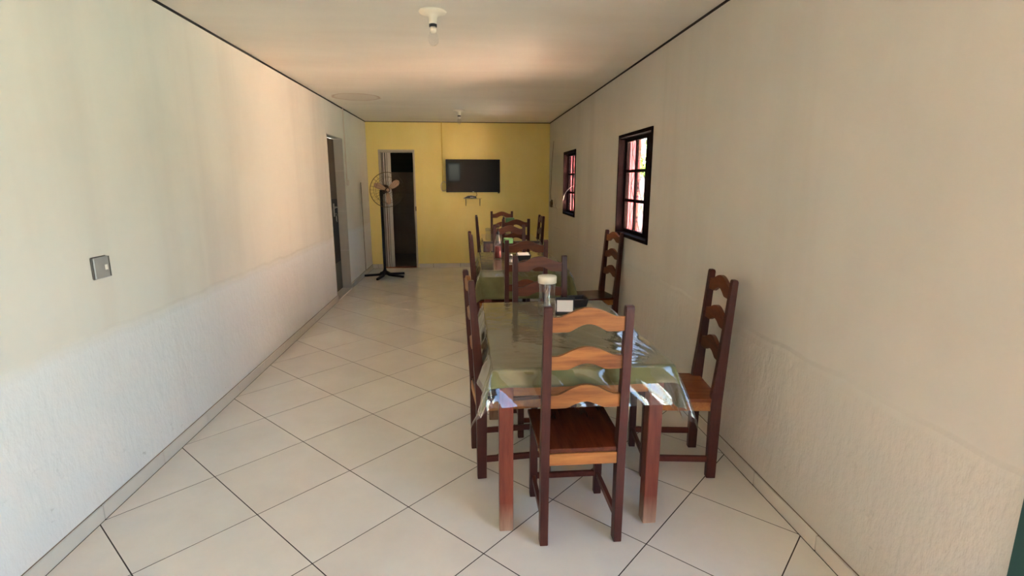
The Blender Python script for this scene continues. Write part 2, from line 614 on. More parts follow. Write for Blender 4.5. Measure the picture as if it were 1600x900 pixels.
# skirting: separate tiles, 49 cm long
def skirting(name, axis, at, out, runs, first, h=0.072):
    root = bpy.data.objects.new(name, None)
    COL.objects.link(root)
    root['kind'] = 'structure'
    step = 0.4926
    for a, b in runs:
        lo, hi = sorted((at, at + out * 0.0055))
        if axis == 'x':
            obj('joint_filler', B(lo, hi, a, b, 0.0005, h + 0.001), 'joint_brown', root)
        else:
            obj('joint_filler', B(a, b, lo, hi, 0.0005, h + 0.001), 'joint_brown', root)
        k = math.floor((a - first) / step)
        u = first + k * step
        while u < b:
            s, e = max(a, u + 0.003), min(b, u + step - 0.003)
            if e - s > 0.01:
                lo, hi = sorted((at + out * 0.004, at + out * 0.013))
                if axis == 'x':
                    obj('skirting_tile', B(lo, hi, s, e, 0.0005, h), 'skirting_tile', root)
                else:
                    obj('skirting_tile', B(s, e, lo, hi, 0.0005, h), 'skirting_tile', root)
            u += step
    return root
skirting('baseboard_left', 'x', XL, 1, [(YF, DOOR_L[0] - 0.005), (DOOR_L[1] + 0.005, YB - 0.015)], 2.316)
skirting('baseboard_right', 'x', XR, -1, [(GATE[1], YB - 0.015)], 1.839)
skirting('baseboard_back', 'y', YB, -1, [(XL + 0.002, DOOR_B[0] - 0.03), (DOOR_B[1] + 0.03, XR - 0.002)], XL + 0.1)

# ---- windows: dark timber frame, two sashes of 2 x 3 panes, iron grille outside
def window(name, y0, y1, z0, z1):
    root = bpy.data.objects.new(name, None)
    COL.objects.link(root)
    root.location = (XR, (y0 + y1) / 2, z0)
    root['kind'] = 'structure'
    W, H = (y1 - y0) / 2, z1 - z0
    def bar(nm, x0, x1, a, b, c, d, mat='window_wood', par=root, bev=0.002):
        return obj(nm, B(x0, x1, a, b, c, d, bev=bev), mat, par)
    # frame lining the hole
    bar('window_frame', -0.012, WTR - 0.002, -W, -W + 0.028, 0, H)
    bar('window_frame', -0.012, WTR - 0.002, W - 0.028, W, 0, H)
    bar('window_frame', -0.012, WTR - 0.002, -W + 0.028, W - 0.028, H - 0.03, H)
    bar('window_frame', -0.012, WTR - 0.002, -W + 0.028, W - 0.028, 0, 0.03)
    for s in (-1, 1):
        a, b = (-W + 0.028, -0.166) if s < 0 else (-0.164, W - 0.028)
        sash = obj('sash', bmesh.new(), 'window_wood', root)
        bm = bmesh.new()
        x0, x1 = 0.060, 0.088
        st = 0.032
        sa, sb = (st, 0.06) if s < 0 else (st, 0.02)      # the meeting stile is the broad one
        box(bm, x0, x1, a, a + sa, 0.03, H - 0.03, bev=0.002)
        box(bm, x0, x1, b - sb, b, 0.03, H - 0.03, bev=0.002)
        a, b = a + sa - st, b - sb + st
        box(bm, x0, x1, a + st, b - st, 0.03, 0.03 + st, bev=0.002)
        box(bm, x0, x1, a + st, b - st, H - 0.03 - st, H - 0.03, bev=0.002)
        bm.to_mesh(sash.data)
        bm.free()
        m = (a + b) / 2
        obj('muntin', B(x0 + 0.004, x1 - 0.004, m - 0.020, m + 0.020, 0.03 + st, H - 0.03 - st), 'window_wood', sash)
        zz = [0.03 + st, 0.03 + st + (H - 0.06 - 2 * st) / 3, 0.03 + st + 2 * (H - 0.06 - 2 * st) / 3, H - 0.03 - st]
        for z in zz[1:3]:
            obj('muntin', B(x0 + 0.004, x1 - 0.004, a + st, b - st, z - 0.014, z + 0.014), 'window_wood', sash)
        for (p, q) in ((a + st, m - 0.020), (m + 0.020, b - st)):
            for k in range(3):
                obj('pane', B(0.072, 0.075, p, q, zz[k], zz[k + 1]), 'window_glass', sash)
    # grille
    bm = bmesh.new()
    x = 0.125
    n = 4
    for k in range(n + 1):
        y = -W + 0.02 + (2 * W - 0.04) * k / n
        tube(bm, [(x, y, 0.0), (x, y, H)], 0.005, 6)
    cell = (2 * W - 0.04) / n
    rows = 3
    for k in range(n):
        y = -W + 0.02 + cell * k
        for r in range(rows):
            za, zb = H * r / rows, H * (r + 1) / rows
            zm = (za + zb) / 2
            tube(bm, [(x, y, zm), (x, y + cell / 2, zb - 0.02), (x, y + cell, zm), (x, y + cell / 2, za + 0.02), (x, y, zm)], 0.0045, 6)
    tube(bm, [(x, -W, 0.01), (x, W, 0.01)], 0.006, 6)
    tube(bm, [(x, -W, H - 0.01), (x, W, H - 0.01)], 0.006, 6)
    obj('grille', bm, 'grille_iron', root)
    return root
window('window_1', *WIN1)
window('window_2', *WIN2)

# ---- left door: tiled reveal, closed leaf with lever and hanging keys
d1 = bpy.data.objects.new('door_1', None)
COL.objects.link(d1)
d1['kind'] = 'structure'
d1.location = (XL, DOOR_L[0], 0)
DW = DOOR_L[1] - DOOR_L[0]
xin = -0.118
zz = [0.0, 0.562, 1.121, 1.682, DOOR_L[3]]
for k in range(4):
    for y0, y1 in ((DW - 0.010, DW), (0, 0.010)):
        obj('jamb_tile', B(xin, 0.004, y0, y1, zz[k] + 0.002, zz[k + 1] - 0.002), 'jamb_tile', d1)
obj('lintel_tile', B(xin, 0.004, 0.011, DW - 0.011, DOOR_L[3] - 0.010, DOOR_L[3]), 'jamb_tile', d1)
obj('threshold', B(xin - 0.04, 0.02, 0.011, DW - 0.011, -0.003, 0.012, bev=0.002), 'pvc_white', d1)
leaf = obj('door_leaf', B(-0.155, xin - 0.002, 0.003, DW - 0.003, 0.014, DOOR_L[3] - 0.012), 'door_wood', d1)
obj('panel', B(xin - 0.004, xin + 0.002, 0.03, DW - 0.02, 0.42, 1.30), 'matte_black', leaf)
obj('panel', B(xin - 0.004, xin + 0.002, 0.03, DW - 0.02, 0.03, 0.41), 'grey_panel', leaf)
obj('panel', B(xin - 0.004, xin + 0.002, 0.03, DW - 0.02, 1.31, 1.68), 'brown_panel', leaf)
bm = bmesh.new()
tube(bm, spline([(xin, DW - 0.24, 1.19), (xin + 0.045, DW - 0.24, 1.19), (xin + 0.05, DW - 0.30, 1.19), (xin + 0.048, DW - 0.36, 1.185)], 4), 0.009, 8)
obj('lever_handle', bm, 'handle_metal', leaf, True)
obj('lock_plate', B(xin + 0.001, xin + 0.008, DW - 0.265, DW - 0.215, 1.06, 1.24, bev=0.002), 'handle_metal', leaf)
kb = bmesh.new()
tube(kb, [(xin + 0.01, DW - 0.24, 1.10), (xin + 0.035, DW - 0.24, 1.10)], 0.004, 6)
tube(kb, [(xin + 0.03 + 0.015 * math.cos(a), DW - 0.24, 1.085 + 0.015 * math.sin(a)) for a in [k * PI / 6 for k in range(12)]], 0.0015, 5, True)
box(kb, xin + 0.026, xin + 0.030, DW - 0.25, DW - 0.232, 1.00, 1.07)
box(kb, xin + 0.032, xin + 0.036, DW - 0.243, DW - 0.226, 0.985, 1.06)
tag(obj('key_bunch', kb, 'handle_metal'), 'small bunch of keys hanging in the lock of the left door', 'keys').location = d1.location

# ---- back door: thin grey frame, folding PVC door pushed to one side, dim tiled room behind
d2 = bpy.data.objects.new('door_2', None)
COL.objects.link(d2)
d2['kind'] = 'structure'
d2.location = (DOOR_B[0], YB, 0)
BW, BH = DOOR_B[1] - DOOR_B[0], DOOR_B[3]
obj('door_frame', B(-0.018, 0.012, -0.014, 0.125, 0, BH, bev=0.002), 'frame_grey', d2)
obj('door_frame', B(BW - 0.012, BW + 0.018, -0.014, 0.125, 0, BH, bev=0.002), 'frame_grey', d2)
obj('door_frame', B(-0.018, BW + 0.018, -0.014, 0.125, BH - 0.012, BH + 0.018, bev=0.002), 'frame_grey', d2)
folds = [(0.014, 0.050, 0.090, 'pvc_shaded'), (0.056, 0.076, 0.03, 'pvc_white'), (0.090, 0.112, 0.05, 'pvc_white'), (0.122, 0.182, 0.04, 'pvc_white')]  # the recessed fold has its shadow put into a greyer PVC colour
for a, b, y, m in folds:
    bm = bmesh.new()
    prism(bm, [(a, y + 0.02), (a, y), (a + 0.004, y - 0.004), (b - 0.004, y - 0.004), (b, y), (b, y + 0.02)], 'z', 0.012, BH - 0.03)
    obj('fold_panel', bm, m, d2)
    if a > 0.014:
        obj('fold_gap_dark', B(a - 0.008, a, y + 0.018, y + 0.024, 0.012, BH - 0.03), 'matte_black', d2)  # black strip painting the dark gap beside each fold
obj('top_track', B(0.012, BW - 0.012, 0.03, 0.08, BH - 0.03, BH - 0.012), 'frame_grey', d2)
obj('threshold', B(0.012, BW - 0.012, 0.0, 0.12, -0.003, 0.006), 'roof_tile', d2)
obj('strike_plate', B(BW + 0.002, BW + 0.02, -0.018, -0.013, 1.02, 1.10), 'brown_line', d2)

BR_Y = 11.3
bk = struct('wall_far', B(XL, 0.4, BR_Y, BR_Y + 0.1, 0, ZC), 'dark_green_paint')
def tiles(par, y, x0, x1, z1, tw=0.3, th=0.43):
    k = 0
    z = 0.0
    proto = None
    while z < z1 - 0.01:
        x = x0
        while x < x1 - 0.01:
            e, t = min(x + tw, x1), min(z + th, z1)
            obj('wall_tile', B(x + 0.0015, e - 0.0015, y - 0.008, y, z + 0.0015, t - 0.0015), 'dim_tile', par)
            x += tw
        z += th
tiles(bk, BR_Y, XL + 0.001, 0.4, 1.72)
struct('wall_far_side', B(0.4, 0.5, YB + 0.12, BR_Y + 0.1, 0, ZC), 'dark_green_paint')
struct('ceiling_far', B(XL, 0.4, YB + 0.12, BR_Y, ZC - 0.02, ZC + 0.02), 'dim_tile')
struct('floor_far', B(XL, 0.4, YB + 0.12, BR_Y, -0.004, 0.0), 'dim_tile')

# ---- side and front entrances: dark teal steel frames; the first shows at the picture's edge
d3 = bpy.data.objects.new('door_3', None)
COL.objects.link(d3)
d3['kind'] = 'structure'
obj('door_frame', B(XR - .012, XR + WTR, GATE[1] - .06, GATE[1], 0, GATE[3]), 'teal_steel', d3)
obj('door_frame', B(XR - .012, XR + WTR, GATE[0], GATE[0] + .06, 0, GATE[3]), 'teal_steel', d3)
obj('door_frame', B(XR - .012, XR + WTR, GATE[0] + .06, GATE[1] - .06, GATE[3] - .06, GATE[3]), 'teal_steel', d3)
w3 = bpy.data.objects.new('window_3', None)          # small open window high in the front wall, behind the camera
COL.objects.link(w3)
w3['kind'] = 'structure'
for x in (-.74, -.28):
    obj('window_frame', B(x, x + .04, YF - .155, YF + .005, 1.50, 2.20), 'teal_steel', w3)
for z in (1.50, 2.16):
    obj('window_frame', B(-.70, -.28, YF - .155, YF + .005, z, z + .04), 'teal_steel', w3)

# ---- outside
struct('ground', B(-30, 40, -30, 45, -0.20, -0.13), 'dry_grass')
struct('yard_floor', B(XR + WT, 4.65, 2.41, 12.9, -0.128, -0.06), 'yard_bounce')  # unseen yard, coloured pinkish to bounce warm light through the windows
struct('side_path', B(XR + WT, 4.2, -4.6, 2.4, -0.128, -0.02), 'concrete')
struct('porch_floor', B(-3.5, 1.6, -4.6, YF - 0.15, -0.12, -0.01), 'concrete')
struct('front_sun_shade', B(-3.5, 1.6, -2.6, YF - 0.15, 2.75, 2.83), 'concrete')  # unseen roof added to keep direct sun out of the front opening
struct('gate_sun_block', B(XL - WT, XR + WTR, YF - 0.15, 3.2, ZC + 0.361, 6.6), 'plaster_right')  # unseen block added to cast shade on the ground beside the gate
struct('roof', B(XL - 0.5, XR + WT + 0.18, YF - 0.15, BR_Y + 0.5, ZC + 0.26, ZC + 0.36), 'roof_tile')

# ================================================================ chairs
POST_F = [(0, -.155), (.40, -.150), (.47, -.152), (.62, -.168), (1.060, -.205), (1.07, -.209)]
POST_B = [(1.07, -.231), (1.060, -.236), (.62, -.214), (.42, -.205), (0, -.203)]
def post_y(z):
    def f(tb):
        tb = sorted(tb)
        for (a, p), (b, q) in zip(tb, tb[1:]):
            if a <= z <= b:
                return p + (q - p) * (z - a) / (b - a)
        return tb[-1][1]
    return (f(POST_F) + f(POST_B)) / 2

def slat_bm(e_bot, e_top, arch, crest):
    bm = bmesh.new()
    L, n, th = 0.150, 24, 0.009
    ring = []
    for k in range(n + 1):
        t = -1 + 2 * k / n
        x = t * L
        hump = max(0, math.cos(PI / 2 * min(1, abs(t) / 0.80))) ** 1.35
        hb = max(0, math.cos(PI / 2 * min(1, abs(t) / 0.52))) ** 1.2
        zt = e_top + (crest - e_top) * hump
        zb = e_bot + (arch - e_bot) * hb
        yt, yb = post_y(zt), post_y(zb)
        ring.append([bm.verts.new(v) for v in ((x, yb - th, zb), (x, yt - th, zt), (x, yt + th, zt), (x, yb + th, zb))])
    for a, b in zip(ring, ring[1:]):
        for i in range(4):
            bm.faces.new((a[i], a[(i + 1) % 4], b[(i + 1) % 4], b[i]))
    bm.faces.new(ring[0])
    bm.faces.new(ring[-1][::-1])
    return bm

def make_chair(slat_m='slat_wood', seat_m='seat_wood'):
    t = thing('dining_chair', 'x', 'chair')
    for s in (-1, 1):
        bm = prism(bmesh.new(), [(y, z) for z, y in POST_F] + [(y, z) for z, y in POST_B], 'x', s * .162 - .0175, s * .162 + .0175)
        bmesh.ops.bevel(bm, geom=bm.edges[:], offset=.0025, segments=1, affect='EDGES')
        obj('back_leg', bm, 'post_wood', t)
        obj('front_leg', B(s * .162 - .018, s * .162 + .018, .157, .193, 0, .432, bev=.0025), 'post_wood', t)
        obj('side_stretcher', B(s * .162 - .009, s * .162 + .009, -.156, .158, .088, .120, bev=.002), 'stretcher_wood', t)
        obj('side_rail', B(s * .162 - .010, s * .162 + .010, -.152, .158, .378, .430, bev=.002), 'apron_wood', t)
    obj('front_stretcher', B(-.145, .145, .166, .184, .094, .122, bev=.002), 'stretcher_wood', t)
    obj('rear_rail', B(-.1445, .1445, -.200, -.180, .378, .430, bev=.002), 'apron_wood', t)
    obj('front_rail', B(-.1445, .1445, .166, .186, .378, .430, bev=.002), 'apron_wood', t)
    # seat with notches round the posts
    q = [(-.143, -.196), (.143, -.196), (.143, -.149), (.186, -.149), (.190, .205), (-.190, .205), (-.186, -.149), (-.143, -.149)]
    bm = prism(bmesh.new(), q, 'z', .432, .452)
    bmesh.ops.bevel(bm, geom=bm.edges[:], offset=.003, segments=1, affect='EDGES')
    obj('seat', bm, seat_m, t)
    for eb, et, ar, cr in ((.966, 1.026, .998, 1.064), (.806, .862, .832, .902), (.636, .694, .664, .738)):
        obj('slat', slat_bm(eb, et, ar, cr), slat_m, t)
    return t

def dup(root):
    r = root.copy()
    COL.objects.link(r)
    for ch in root.children:
        c = ch.copy()
        COL.objects.link(c)
        c.parent = r
    return r

GRP = 'ladder-back dining chairs round the tables'
proto = make_chair()
used = [False]
def chair(rear, deg, label, slat=None, seat=None):
    """rear = midpoint between the two back feet, deg = heading (0 looks to the back wall, 90 to the left wall)"""
    o = proto if not used[0] else dup(proto)
    used[0] = True
    a = math.radians(deg)
    f = Vector((-math.sin(a), math.cos(a)))
    o.location = (rear[0] + f.x * .18, rear[1] + f.y * .18, 0)
    o.rotation_euler = (0, 0, a)
    o['label'] = label
    o['group'] = GRP
    return o, slat, seat

todo = []
todo.append(chair((.466, 1.985), 0, 'ladder-back chair with pale orange slats at the end of the lidded-jar table towards the entrance'))
todo.append(chair((1.284, 2.587), 83.2, 'wooden ladder-back chair between the lidded-jar table and the right wall', 'slat_wood_brown', 'seat_wood_light'))
todo.append(chair((.036, 2.684), -84.8, 'wooden ladder-back chair on the open-floor side of the lidded-jar table'))
todo.append(chair((.464, 3.306), 180, 'ladder-back chair facing the entrance across the lidded-jar table', 'slat_wood_brown'))
todo.append(chair((.478, 4.297), 0, 'ladder-back chair at the red-sauce table, back to the lidded-jar table', 'slat_wood_brown'))
todo.append(chair((1.375, 4.950), 100, 'tall ladder-back chair against the right wall under the window nearer the entrance', 'slat_wood_brown'))
todo.append(chair((.060, 4.91), -88, 'ladder-back chair on the open-floor side of the red-sauce table', 'slat_wood_brown'))
todo.append(chair((.455, 5.715), 181, 'ladder-back chair facing the entrance across the red-sauce table', 'slat_wood_brown'))
todo.append(chair((.612, 6.700), 0, 'ladder-back chair at the bare brown table, back to the red-sauce table', 'slat_wood_brown'))
todo.append(chair((.160, 7.300), -90, 'ladder-back chair on the open-floor side of the bare brown table', 'slat_wood_brown'))
todo.append(chair((.990, 7.300), 92, 'ladder-back chair on the right-wall side of the bare brown table', 'slat_wood_brown'))
todo.append(chair((.541, 8.330), 180, 'ladder-back chair standing alone before the yellow wall beyond the bare brown table', 'slat_wood_brown'))
cache = {}
for o, sl, se in todo:
    for ch in o.children:
        base = ch.name.split('.')[0]
        m = sl if base == 'slat' else se if base == 'seat' else None
        if not m:
            continue
        key = (ch.data.name, m)
        if key not in cache:
            me = ch.data.copy()
            me.materials.clear()
            me.materials.append(MATS[m])
            cache[key] = me
        ch.data = cache[key]

# ================================================================ tables, cloths, films
def table(x0, x1, y0, y1, label, ztop=.772):
    cx, cy = (x0 + x1) / 2, (y0 + y1) / 2
    W, L = (x1 - x0) / 2, (y1 - y0) / 2
    t = thing('dining_table', label, 'table', (cx, cy, 0), 0, 'dining tables in a row')
    obj('table_top', B(-W, W, -L, L, ztop - .026, ztop, bev=.003), 'table_top_wood', t)
    lx, ly = W - .058, L - .05
    for sx in (-1, 1):
        for sy in (-1, 1):
            obj('leg', B(sx * lx - .031, sx * lx + .031, sy * ly - .031, sy * ly + .031, 0, ztop - .026, bev=.003), 'table_leg_wood', t)
        obj('side_apron', B(sx * lx - .011, sx * lx + .011, -ly + .031, ly - .031, .640, ztop - .027, bev=.002), 'stretcher_wood', t)
    for sy in (-1, 1):
        obj('end_apron', B(-lx + .031, lx - .031, sy * ly - .011, sy * ly + .011, .640, ztop - .027, bev=.002), 'apron_wood', t)
    return t

def drape(name, x0, x1, y0, y1, z, over, mat, res=.02, flare=.30, wave=.012, crinkle=0.0, seed=0, thick=0.0, fan=None, rot=0.0):
    """sheet lying on the rectangle at height z, hanging over by over=(left,right,near,far)"""
    l, r, n, f = over
    us = int((x1 - x0 + l + r) / res)
    vs = int((y1 - y0 + n + f) / res)
    bm = bmesh.new()
    grid = []
    ccx, ccy = (x0 + x1) / 2, (y0 + y1) / 2
    for j in range(vs + 1):
        row = []
        for i in range(us + 1):
            u0 = x0 - l + (x1 - x0 + l + r) * i / us
            v0 = y0 - n + (y1 - y0 + n + f) * j / vs
            du, dv = u0 - ccx, v0 - ccy
            u = ccx + du * math.cos(rot) - dv * math.sin(rot)
            v = ccy + du * math.sin(rot) + dv * math.cos(rot)
            px, py = min(max(u, x0), x1), min(max(v, y0), y1)
            ex, ey = u - px, v - py
            d = math.hypot(ex, ey)
            X, Y, Z = px, py, z
            s = Vector((u * 3.1 + seed, v * 3.1, seed * 1.7))
            if d > 1e-6:
                nx, ny = ex / d, ey / d
                along = u + v + .12 * math.atan2(ny, nx)
                corner = min(abs(nx), abs(ny)) * 1.414
                fl_ = flare * (1 + 1.3 * corner)
                k = d + .05
                wv = wave * (math.sin(along * 21 + seed) + .7 * math.sin(along * 37 + 1.3 * seed)) * min(1, d / .08) * (1 - .6 * corner)
                out = .004 + fl_ * d * (1 - .25 * d / .3) + wv + crinkle * 2 * noise.noise(s * 2) * min(1, d / .04)
                out = min(max(out, .004), d)
                drop = math.sqrt(max(d * d - (out - .004) ** 2, 0)) if d > .02 else d * d / .04
                X += nx * out
                Y += ny * out
                Z -= drop
            if crinkle:
                c = crinkle * (.5 * abs(noise.noise(s * 3)) + .25 * abs(noise.noise(s * 9)))
                if fan and d < 1e-6:
                    fx, fy, fa, fr = fan
                    ax, ay = fx - px, py - fy
                    rr = math.hypot(ax, ay)
                    w_ = max(0, 1 - rr / fr)
                    an = math.atan2(ay, ax)
                    c += fa * w_ * min(1, rr / .1) * (max(0, math.sin(an * 26 + 3 * noise.noise(s * 2))) + .5 * max(0, math.sin(an * 47 + 2)))
                Z += c if d < 1e-6 else c * .5
            row.append(bm.verts.new((X, Y, Z)))
        grid.append(row)
    for j in range(vs):
        for i in range(us):
            bm.faces.new((grid[j][i], grid[j][i + 1], grid[j + 1][i + 1], grid[j + 1][i]))
    o = obj(name, bm, mat, None, True)
    if o.data.polygons[len(o.data.polygons) // 2].normal.z < 0:
        o.data.flip_normals()
    if thick:
        sm = o.modifiers.new('thickness', 'SOLIDIFY')
        sm.thickness = thick
        sm.offset = 0
    return o

T1 = (.092, .868, 2.055, 3.275)
T2 = (.110, .880, 4.50, 5.69)
T3 = (.195, .935, 6.755, 7.72)
table(*T1, 'wooden table under a green cloth and clear plastic, carrying the lidded jar')
table(*T2, 'wooden table under a green cloth, carrying the red sauce bottle')
table(*T3, 'bare brown wooden table under clear plastic, nearest the television')

tag(drape('tablecloth', *T1, .7755, (.19, .20, .075, .03), 'olive_cloth', .014, .22, .006, 0, 1, .0012),
    'olive green tablecloth under clear plastic on the lidded-jar table', 'tablecloth', 'olive tablecloths')
tag(drape('tablecloth', *T2, .7755, (.17, .24, .25, .04), 'olive_cloth', .022, .22, .008, 0, 4, .0012),
    'olive green tablecloth hanging low on the red-sauce table', 'tablecloth', 'olive tablecloths')
tag(drape('plastic_cover', *T1, .7790, (.21, .27, .165, .04), 'clear_film', .0105, .25, .009, .0016, 2, 0, (.868, 2.055, .0024, .85), math.radians(-1.2)),
    'clear creased plastic sheet over the green cloth of the lidded-jar table', 'plastic cover', 'clear plastic table covers')
tag(drape('plastic_cover', *T2, .7790, (.10, .12, .06, .03), 'clear_film', .018, .30, .006, .0014, 6),
    'clear plastic sheet over the green cloth of the red-sauce table', 'plastic cover', 'clear plastic table covers')
tag(drape('plastic_cover', *T3, .7760, (.09, .10, .13, .12), 'clear_film', .018, .26, .006, .002, 9),
    'clear plastic sheet draped straight over the bare brown table', 'plastic cover', 'clear plastic table covers')

# ================================================================ things on the tables
ZT = .784
def jar(x, y, z, s, label, lid='white_plastic', group=None):
    t = thing('storage_jar', label, 'jar', (x, y, z), 0, group)
    prof = [(0, .001), (.048, .001), (.052, .008), (.054, .05), (.050, .085), (.046, .12), (.047, .16), (.049, .185), (.049, .190)]
    obj('jar_body', lathe(bmesh.new(), [(r * s, q * s) for r, q in prof], 28), 'clear_plastic', t, True)
    obj('jar_lid', lathe(bmesh.new(), [(r * s, q * s) for r, q in ((0, .184), (.049, .184), (.0535, .186), (.0545, .220), (.0525, .227), (0, .228))], 28), lid, t, True)
    return t
j = jar(.452, 2.935, ZT, 1.0, 'tall clear plastic jar with a cream lid beside the napkin holder')
# crumpled clear sleeve inside the jar
bm = bmesh.new()
tube(bm, spline([(.0, .0, .01), (.012, .008, .05), (-.006, .01, .1), (.01, -.008, .15), (.004, 0, .175)], 6), .012, 7)
obj('plastic_sleeve', bm, 'clear_plastic', j, True)

def card_holder(x, y, z, rz, label):
    t = thing('napkin_holder', label, 'napkin holder', (x, y, z), rz)
    w, h = .056, .092
    bm = bmesh.new()
    box(bm, -w, w, -.030, .030, 0, .006, bev=.001)
    for s in (-1, 1):
        box(bm, s * w - (.008 if s > 0 else 0), s * w + (.008 if s < 0 else 0), -.012, .006, .006, h)
    box(bm, -w + .008, w - .008, -.012, .006, h - .014, h)
    box(bm, -w + .008, w - .008, .000, .006, .006, h - .014)
    obj('frame', bm, 'black_plastic', t)
    obj('card', B(-w + .009, w - .009, -.0105, -.0005, .008, h - .015), 'paper_white', t)
    return t
card_holder(.562, 2.955, ZT, math.radians(-6), 'black upright holder with a blank white card in front of the jar')

def tray(x, y, z, rz, s, label, napkin=True):
    t = thing('napkin_tray', label, 'napkin holder', (x, y, z), rz)
    bm = bmesh.new()
    w, d, h = .060 * s, .045 * s, .058 * s
    v = [(-w * .8, -d * .8, 0), (w * .8, -d * .8, 0), (w * .8, d * .8, 0), (-w * .8, d * .8, 0), (-w, -d, h * .85), (w, -d, h * .85), (w, d, h * 1.1), (-w, d, h * 1.1)]
    vs = [bm.verts.new(p) for p in v]
    inner = [bm.verts.new(p) for p in ((-w * .9, -d * .88, h * .84), (w * .9, -d * .88, h * .84), (w * .9, d * .88, h * 1.08), (-w * .9, d * .88, h * 1.08))]
    low = [bm.verts.new((p.co.x, p.co.y, h * .6)) for p in inner]
    bm.faces.new(vs[:4][::-1])
    for i in range(4):
        k = (i + 1) % 4
        bm.faces.new((vs[i], vs[k], vs[4 + k], vs[4 + i]))
        bm.faces.new((vs[4 + i], vs[4 + k], inner[k], inner[i]))
        bm.faces.new((inner[i], inner[k], low[k], low[i]))
    bm.faces.new(low)
    obj('tray_body', bm, 'black_plastic', t)
    if napkin:
        bm = bmesh.new()
        prism(bm, [(-d * .80, h * .62), (d * .80, h * .62), (d * .80, h * 1.12), (-d * .80, h * .92)], 'x', -w * .82, w * .82)
        obj('napkins', bm, 'paper_white', t)
    return t
tray(.672, 3.115, ZT, math.radians(8), .95, 'low black holder beside the lidded jar', False)
tray(.535, 5.02, ZT, math.radians(4), 1.12, 'black tray filled with white napkins on the red-sauce table')

def sauce_bottle(x, y, z, fill, label, s=1.0):
    t = thing('sauce_bottle', label, 'bottle', (x, y, z), 0, 'squeeze bottles')
    prof = [(0, .001), (.034, .001), (.037, .006), (.038, .14), (.034, .165), (.022, .20), (.014, .228), (.013, .245)]
    obj('bottle_body', lathe(bmesh.new(), [(r * s, q * s) for r, q in prof], 24), 'clear_plastic', t, True)
    if fill:
        obj('sauce', lathe(bmesh.new(), [(r * s, q * s) for r, q in ((0, .004), (.034, .004), (.0355, .01), (.0360, fill), (0, fill))], 24), 'red_sauce', t, True)
    obj('nozzle', lathe(bmesh.new(), [(r * s, q * s) for r, q in ((0, .240), (.0155, .240), (.0155, .262), (.006, .268), (.003, .302), (0, .303))], 14), 'black_plastic', t, True)
    return t
sauce_bottle(.297, 5.20, ZT, .118, 'clear squeeze bottle half full of red sauce on the green-cloth table')
sauce_bottle(.500, 7.32, ZT - .003, 0, 'empty-looking clear squeeze bottle on the bare brown table')

def green_tub(x, y, z, s, label):
    t = thing('lidded_tub', label, 'container', (x, y, z), 0, 'clear tubs with green lids')
    w = .046 * s
    bm = bmesh.new()
    prism(bm, [(-w * .84, -w * .84), (w * .84, -w * .84), (w * .84, w * .84), (-w * .84, w * .84)], 'z', .001, .145 * s)
    obj('tub_body', bm, 'clear_plastic', t)
    obj('tub_lid', B(-w, w, -w, w, .143 * s, .195 * s, bev=.004), 'green_plastic', t)
    return t
green_tub(.405, 5.26, ZT, 1.0, 'clear square tub with a green lid beside the red sauce bottle')
green_tub(.590, 7.36, ZT - .003, 1.3, 'clear square tub with a green lid on the bare brown table')

t = thing('salt_shaker', 'small glass shaker with a chrome cap beside the white napkins', 'shaker', (.402, 4.90, ZT))
obj('glass_body', lathe(bmesh.new(), [(0, .001), (.017, .001), (.019, .004), (.015, .052), (.014, .056)], 16), 'clear_plastic', t, True)
obj('salt', lathe(bmesh.new(), [(0, .003), (.016, .003), (.0145, .030), (0, .030)], 16), 'paper_white', t, True)
obj('cap', lathe(bmesh.new(), [(0, .054), (.0155, .054), (.0155, .072), (.010, .080), (0, .082)], 16), 'chrome', t, True)
jar(.262, 6.83, ZT - .003, .70, 'small clear jar with a translucent lid at the corner of the bare brown table', 'clear_plastic')
jar(.372, 6.92, ZT - .003, .86, 'wider clear jar with a translucent lid on the bare brown table', 'clear_plastic')

# ================================================================ pedestal fan
FX, FY = -1.365, 8.55
t = thing('pedestal_fan', 'tall black pedestal fan with beige blades standing before the back doorway', 'fan', (FX, FY, 0))
for a, ln in ((172, .34), (110, .33), (40, .36), (-20, .33), (-104, .32)):
    m = Matrix.Rotation(math.radians(a), 4, 'Z')
    bm = bmesh.new()
    prism(bm, [(.0, .105), (.0, .055), (.08, .022), (ln, .004), (ln, .036), (.10, .058), (.03, .105)], 'y', -.017, .017)
    bmesh.ops.transform(bm, matrix=m, verts=bm.verts)
    obj('base_arm', bm, 'matte_black', t)
obj('pole', lathe(bmesh.new(), [(0, .04), (.030, .04), (.030, .12), (.022, .125), (.022, 1.30), (.027, 1.30), (.027, 1.36), (0, 1.36)], 16), 'matte_black', t, True)
fd = Vector((.42, -.88, -.12)).normalized()
q = fd.to_track_quat('Z', 'Y').to_matrix().to_4x4()
hc = Vector((.115, -.10, 1.405))          # blade hub
mt = Matrix.Translation(hc) @ q
obj('motor', lathe(bmesh.new(), [(0, -.235), (.040, -.235), (.062, -.21), (.068, -.12), (.055, -.055), (.018, -.05), (.018, -.02), (0, -.02)], 20, mtx=mt), 'fan_brown', t, True)
hb_ = obj('hub', lathe(bmesh.new(), [(0, -.03), (.034, -.03), (.040, -.02), (.040, .012), (.030, .022), (0, .026)], 20, mtx=mt), 'fan_brown', t, True)
obj('hub_cap', lathe(bmesh.new(), [(0, .022), (.026, .022), (.024, .030), (0, .032)], 20, mtx=mt), 'blade_beige', hb_, True)
